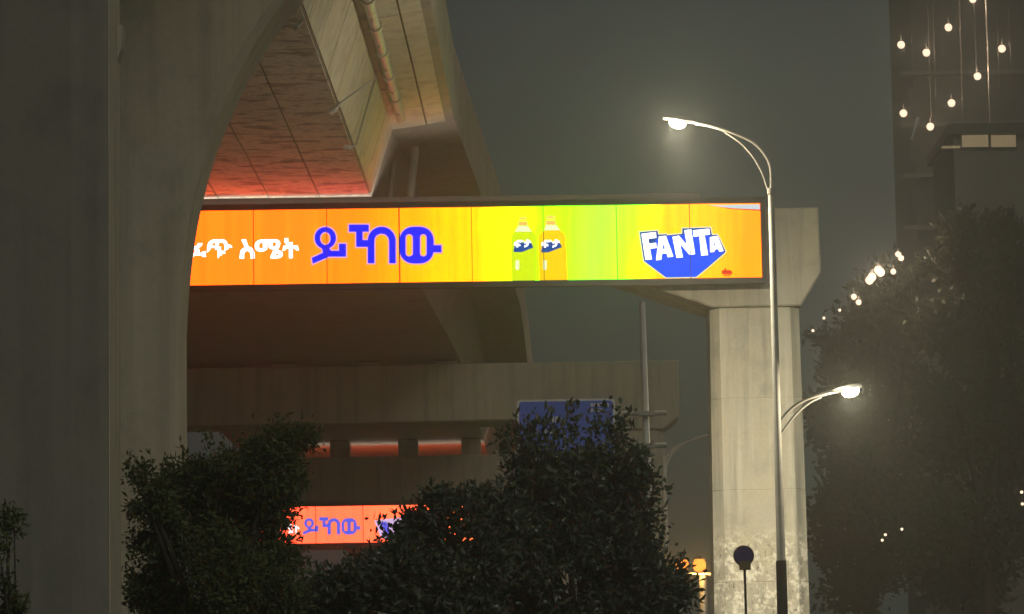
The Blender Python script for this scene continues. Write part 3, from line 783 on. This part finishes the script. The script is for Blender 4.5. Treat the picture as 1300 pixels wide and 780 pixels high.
def tree(name, label, base, blobs, Y, depth, mat, n_sprays, leaf_l, leaf_w, per=9, spray=.16, group=None, cat='tree', trunk_r=.12, shoots=()):
    """blobs: list of (px, py, rpx) in the crown, each given its own place in depth"""
    t = thing(name, base, label, cat, group)
    mpp = Y/F
    bl_ = []
    for (px, py, rp_) in blobs:
        c = at(px, py, Y); c.y += random.uniform(-.5,.5)*depth
        bl_.append((np.array(c), rp_*mpp))
    w = np.array([b[1]**2 for b in bl_]); w /= w.sum()
    idx = rng.choice(len(bl_), n_sprays, p=w)
    dv = rng.normal(size=(n_sprays,3)); dv /= np.linalg.norm(dv, axis=1, keepdims=True)
    cs = np.array([bl_[i][0] for i in idx]); rs_ = np.array([[bl_[i][1]] for i in idx])
    # sub-clumps inside each mass, so that gaps open between them
    nsub = 9; sub = rng.normal(size=(len(bl_), nsub, 3)); sub /= np.linalg.norm(sub, axis=2, keepdims=True)
    sub *= (.35+.6*rng.random((len(bl_), nsub, 1))**.5)
    pick = rng.integers(0, nsub, n_sprays)
    rel = sub[idx, pick] + rng.normal(size=(n_sprays,3))*.21
    tips = cs + rel*rs_*.82
    dv = rel/np.linalg.norm(rel, axis=1, keepdims=True)
    for (xa_, ya_, xb_, yb_, w_) in shoots:                  # leafy shoots that break the outline
        A_, B_ = np.array(at(xa_, ya_, Y)), np.array(at(xb_, yb_, Y)); k_ = max(4, int(np.linalg.norm(B_-A_)/.06))
        f_ = rng.random((k_,1)); off = rng.normal(size=(k_,3))*w_*mpp*.32*(1.15-f_) + np.array([[0, random.uniform(-.3,.3)*depth, 0]])
        tips = np.concatenate([tips, A_+(B_-A_)*f_+off]); dd = (B_-A_)/np.linalg.norm(B_-A_)
        dv = np.concatenate([dv, np.repeat(dd[None], k_, 0)])
    cen = np.repeat(tips, per, 0)
    out = np.repeat(dv, per, 0)
    j = rng.normal(size=cen.shape); dirs = out*.6 + j*.75 + np.array([0,0,.18])
    cen = cen + rng.normal(size=cen.shape)*spray*.45
    v, f = leaves(cen, dirs, leaf_l, leaf_w)
    v = v - np.array(t.location)
    me = bpy.data.meshes.new('crown'); me.from_pydata(v.tolist(), [], f.tolist()); me.materials.append(mat)
    for p in me.polygons: p.use_smooth = False
    o = bpy.data.objects.new('crown', me); COL.objects.link(o); o.parent = t
    # trunk, limbs and twigs
    bc = np.mean([b[0] for b in bl_], 0); top = Vector(bc)
    B0 = Vector(base); mid = B0.lerp(top, .55) + Vector((random.uniform(-.15,.15), 0, 0))
    MB().tube(smooth_path([B0, B0.lerp(mid,.5), mid, top], 4), [trunk_r*(1-.06*k) for k in range(13)], 9).build('trunk', M['bark'], t, True)
    for c, r in bl_:
        c = Vector(c); s0_ = mid.lerp(top, random.uniform(0,.7))
        MB().tube(smooth_path([s0_, s0_.lerp(c,.5)+Vector((0,0,.1)), c], 4), [trunk_r*.45*(1-.1*k) for k in range(9)], 6).build('limb', M['bark'], t, True)
    return t

p_ = at(735, 780, 43); tree('broadleaf_tree', 'dark glossy broadleaf tree standing in front of the blue road sign', (p_.x, 43, 0),
    [(668,602,30),(735,606,32),(766,588,24),(712,610,52),(765,610,50),(672,628,40),(795,612,26),(800,650,42),(760,660,75),(690,670,65),(640,690,45),(720,740,80),(800,720,60),(845,755,36),(860,740,18),(650,760,60)],
    43, 1.1, M['leaf_d'], 2500, .115, .05, 10, .16, shoots=((664,570,672,520,18),(648,590,641,552,16),(660,575,655,540,12),(690,590,692,530,14),(722,590,722,514,20),(738,580,735,545,16),(757,570,760,518,18),(772,570,779,515,18),(780,575,792,530,14),(790,600,806,575,14),(800,640,838,622,22),(820,650,834,640,14),(640,670,632,630,16),(845,730,870,705,20),(850,745,878,740,16),(700,570,706,548,10)))
p_ = at(530, 780, 40); tree('broadleaf_tree', 'low spreading dark tree in front of the small orange billboard', (p_.x, 40, 0),
    [(612,645,28),(575,655,30),(555,640,16),(632,660,30),(530,672,24),(540,690,45),(600,700,60),(505,704,18),(482,732,32),(440,742,22),(412,750,20),(430,772,44),(520,755,70),(600,765,60),(380,775,34)],
    40, 1.0, M['leaf_d'], 2000, .10, .045, 10, .15, shoots=((612,650,616,618,16),(580,650,574,624,14),(555,660,548,632,14),(530,680,520,650,14),(508,705,488,680,12),(500,700,478,664,8),(632,660,640,632,16),(482,730,470,700,10),(440,745,430,716,12),(412,750,400,722,12),(384,770,372,740,12)))
p_ = at(280, 780, 38); tree('fine_leaved_tree', 'bushy fine-leaved green tree at the foot of the flared pier', (p_.x, 38, 0),
    [(225,612,38),(270,600,42),(320,590,40),(360,570,28),(385,562,20),(345,605,35),(190,640,28),(205,690,40),(250,670,60),(310,660,60),(340,650,30),(368,618,16),(345,690,20),(275,740,70),(345,735,45),(190,745,36),(175,750,18),(220,770,40),(360,765,40),(180,605,16)],
    38, 1.2, M['leaf_l'], 4300, .075, .032, 11, .13, shoots=((225,600,232,572,16),(270,590,268,560,18),(320,580,325,552,18),(360,570,372,545,20),(385,565,402,548,16),(340,590,345,560,16),(180,610,168,600,14),(190,650,165,640,16),(372,620,388,612,14),(205,700,172,705,18),(190,745,158,742,18),(350,660,376,650,14),(345,690,372,690,12)))
# far dark trees on the right and left edge
p_ = at(1090, 700, 130); tree('far_tree', 'large dark tree with bright bulbs showing through it, right of the portal column', (p_.x, 130, 0),
    [(1075,430,45),(1110,400,45),(1130,350,35),(1150,440,60),(1100,500,70),(1060,520,40),(1160,540,70),(1090,590,70),(1150,650,70),(1070,660,50),(1110,720,70)], 130, 5, M['leaf_f'], 2600, .34, .2, 9, .5, trunk_r=.4)
p_ = at(1240, 700, 120); tree('far_tree', 'large dark tree at the right edge below the lit windows', (p_.x, 120, 0),
    [(1215,330,50),(1260,300,45),(1290,360,60),(1230,420,70),(1290,480,70),(1210,520,60),(1260,580,80),(1210,660,60),(1290,680,60),(1240,740,60)], 120, 5, M['leaf_f'], 2600, .34, .2, 9, .5, trunk_r=.4)
p_ = at(10, 720, 30); tree('shrub', 'small dim shrub at the lower left corner before the near column', (p_.x, 30, 0),
    [(3,656,13),(14,666,9),(1,700,12),(4,745,14),(14,775,16)], 30, .4, M['leaf_l'], 95, .07, .03, 9, .1, cat='shrub', trunk_r=.04)

# ------------------------------------------------------------------ buildings and lights on the right
M['tower'] = simple('dark_render', (.055, .048, .044), .9, 0, .3, .4, .2)
M['bld'] = simple('grey_render', (.17, .16, .145), .9, 0, .3, .5, .2)
YT = 215.0
def bx(o_name, parent, mat, px0_, px1_, py0_, py1_, Y, dep, to_ground=False):
    a, b = at(px0_, py0_, Y), at(px1_, py1_, Y)
    return MB().box(a.x, b.x, Y, Y+dep, 0 if to_ground else b.z, a.z).build(o_name, mat, parent)
c = at(1240, 400, YT); tow = thing('tower_block', (c.x, YT, 0), 'tall dark tower block hung with bright bulbs at the upper right', 'building')
bx('wall', tow, M['tower'], 1150, 1420, -160, 700, YT, 12, True)
for k in range(14):
    z = 3.2*(k+1); a, b = at(1148, 300, YT), at(1421, 300, YT)
    MB().box(a.x, b.x, YT-.5, YT-.002, z-.12, z+.1).build('floor_ledge', M['bld'], tow)
for px in (1160, 1195, 1228, 1262, 1296):
    a = at(px, 100, YT)
    for k in range(3, 14):
        z = 3.2*k+1.0
        MB().box(a.x-.35, a.x+.35, YT-.06, YT-.001, z, z+1.3).build('window', M['black'], tow)
YRD = 172.0
rodl = ['the leftmost','second from left','third from left','fifth from left','the long bright one','short one on the right','the rightmost','fourth from left, low']
rod = [(1176,-20,150),(1185,50,125),(1217,-10,88),(1236,10,110),(1250,-20,157),(1267,80,112),(1281,40,120),(1220,95,158)]
for px, y0, y1 in rod:
    a, b = at(px-1.5, y0-60, YRD), at(px+1.5, y1, YRD)
    t = thing('hanging_cable', (a.x, YRD, b.z), 'thin metal cable hanging with the bulbs before the tower block, ' + rodl.pop(0), 'cable', 'cables of the hanging bulbs')
    MB().tube([(a.x,YRD,b.z),(a.x,YRD,a.z)], .03 if px == 1250 else .016, 6).build('strand', M['galv' if px == 1250 else 'frame'], t, True)
bulbs = [(1144,57,'leftmost of the upper row'),(1176,67,'just right of the leftmost upper bulb'),(1204,35,'second highest, left of the long cable'),(1235,-1,'highest, at the top edge'),(1272,62,'farthest right'),(1241,97,'left of the long cable, above the windows'),(1208,131,'between the rods in the lower row'),(1181,161,'lowest of all, near the roof edge'),(1147,144,'leftmost of the lower row')]
for px, py, w_ in bulbs:
    q = at(px, py, YRD)
    t = thing('wall_bulb', q, 'bright hanging bulb before the tower block, ' + w_, 'bulb', 'bulbs on the tower block')
    MB().loft([[(q.x+r*math.cos(2*math.pi*k/12), q.y+r*math.sin(2*math.pi*k/12), q.z+z) for k in range(12)] for r, z in ((.03,.19),(.12,.15),(.19,.04),(.17,-.08),(.11,-.16),(.03,-.19))]).build('globe', M['bulb'], t, True)
    MB().tube([(q.x,q.y,q.z+.15),(q.x,q.y,q.z+.5)], [.05,.02], 6).build('socket', M['black'], t)
    glow(q + Vector((0,-.32,0)), 130, t, (1, .70, .48), .04)
YW = 160.0
c = at(1240, 400, YW); lb_ = thing('flat_roofed_building', (c.x, YW, 0), 'dark flat-roofed building with two lit top windows at the right', 'building')
bx('wall', lb_, M['bld'], 1210, 1330, 168, 700, YW, 8, True)
bx('roof', lb_, M['frame'], 1204, 1335, 157, 168, YW-.4, 8.6)
for (a, b) in ((1221,1255),(1258,1290)):
    w_ = bx('window', lb_, M['window'], a, b, 172, 187, YW-.04, .038)
    q = at((a+b)/2, 180, YW-.06)
    bx('frame', w_, M['frame'], a-1.2, a, 171, 188, YW-.07, .03); bx('frame', w_, M['frame'], b, b+1.2, 171, 188, YW-.07, .03)
    bx('sill', w_, M['frame'], a-1.5, b+1.5, 187.2, 189, YW-.12, .09)
bx('lit_ledge', lb_, M['window'], 1196, 1219, 185.5, 187, YW-.3, .29)  # ledge glows by itself, the light falling on it is painted in
c = at(1162, 160, YW); t = thing('pale_flag', at(1158, 178, YW), 'pale narrow strip hanging at a slant beside the lowest bulbs', 'banner')
a, b = at(1165, 149, YW-.3), at(1157, 178, YW-.3)
MB().tube([b, a], [.03,.09], 6).build('strip', M['sign_white'], t)
jz = at(1200, -75, YRD).z; mx_ = at(1360, 300, YRD).x; jx = at(1120, -75, YRD).x
jib = thing('crane', (mx_, YRD, 0), 'crane mast and jib above the frame from which the bulbs hang', 'crane')
for dx, dy in ((-.6,-.6),(.6,-.6),(.6,.6),(-.6,.6)):
    MB().tube([(mx_+dx,YRD+dy,0),(mx_+dx,YRD+dy,jz+2)], .07, 6).build('mast_chord', M['galv'], jib)
for k in range(16):
    MB().tube([(mx_-.6,YRD-.6,k*2.4),(mx_+.6,YRD-.6,k*2.4+2.4)], .04, 5).build('mast_brace', M['galv'], jib)
for dy, dz in ((-.35,0),(.35,0),(0,.7)):
    MB().tube([(jx,YRD+dy,jz+dz),(mx_+2,YRD+dy,jz+dz)], .05, 6).build('jib_chord', M['galv'], jib)
# bulbs strung behind the dark tree
strung = [(1032,420),(1046,404),(1066,394),(1084,377),(1090,384),(1104,356),(1107,352),(1115,343),(1118,346),(1134,345),(1140,323),(1144,328),(1120,686),(1124,679),(1145,672),(1297,625),(1298,640)]
sl_ = ['lowest speck of the strung bulbs by the column','faint speck next above the lowest strung bulb','faint speck among dark leaves below the bright strung bulbs','first bright bulb of the slanting string, lower left','bulb tucked under the first bright one of the slanting string','left half of the brightest pair in the slanting string','middle of the brightest cluster in the slanting string','upper right of the brightest cluster in the slanting string','rightmost of the brightest cluster in the slanting string','lone bulb below the top end of the slanting string','topmost bulb of the slanting string','bulb beside the topmost one of the slanting string','tiny speck of light low right of the column, lower left one','tiny speck of light low right of the column, middle one','tiny speck of light low right of the column, upper right one','upper small light at the right edge of the picture','lower small light at the right edge of the picture']
for (px, py), w_ in zip(strung, sl_):
    Yb = 112 if px > 1290 else 122
    q = at(px, py, Yb); r = .10 if 1080 < px < 1146 and py < 400 else .05
    if 1100 < px < 1120 and py < 400: r = .15
    t = thing('string_bulb', q, 'warm ' + w_, 'bulb', 'bulbs glimpsed through the far trees')
    MB().loft([[(q.x+r*math.sin(a_)*math.cos(2*math.pi*k/10), q.y+r*math.sin(a_)*math.sin(2*math.pi*k/10), q.z+r*math.cos(a_)) for k in range(10)] for a_ in (.15,.7,1.3,1.9,2.5,3.0)]).build('globe', M['bulb'], t, True)
    if r >= .1: glow(q + Vector((0,-r-.12,0)), 110 if r > .12 else 40, t, (1, .74, .54), .05)
    MB().tube([(q.x,q.y,q.z+r*.9),(q.x,q.y,q.z+r+.12)], .025, 6).build('socket', M['black'], t)

# ------------------------------------------------------------------ night haze
USE_HAZE = True
if USE_HAZE:
    hm = bpy.data.materials.new('night_haze'); hm.use_nodes = True
    n = hm.node_tree.nodes; l = hm.node_tree.links; n.remove(n['Principled BSDF'])
    pv = n.new('ShaderNodeVolumePrincipled'); pv.inputs['Color'].default_value = (.80, .88, .84, 1)
    pv.inputs['Density'].default_value = .0032; pv.inputs['Anisotropy'].default_value = .7
    l.new(pv.outputs[0], n['Material Output'].inputs['Volume'])
    hz = MB().box(-330, 330, -70, 430, -2, 62).build('haze', hm); hz['kind'] = 'stuff'
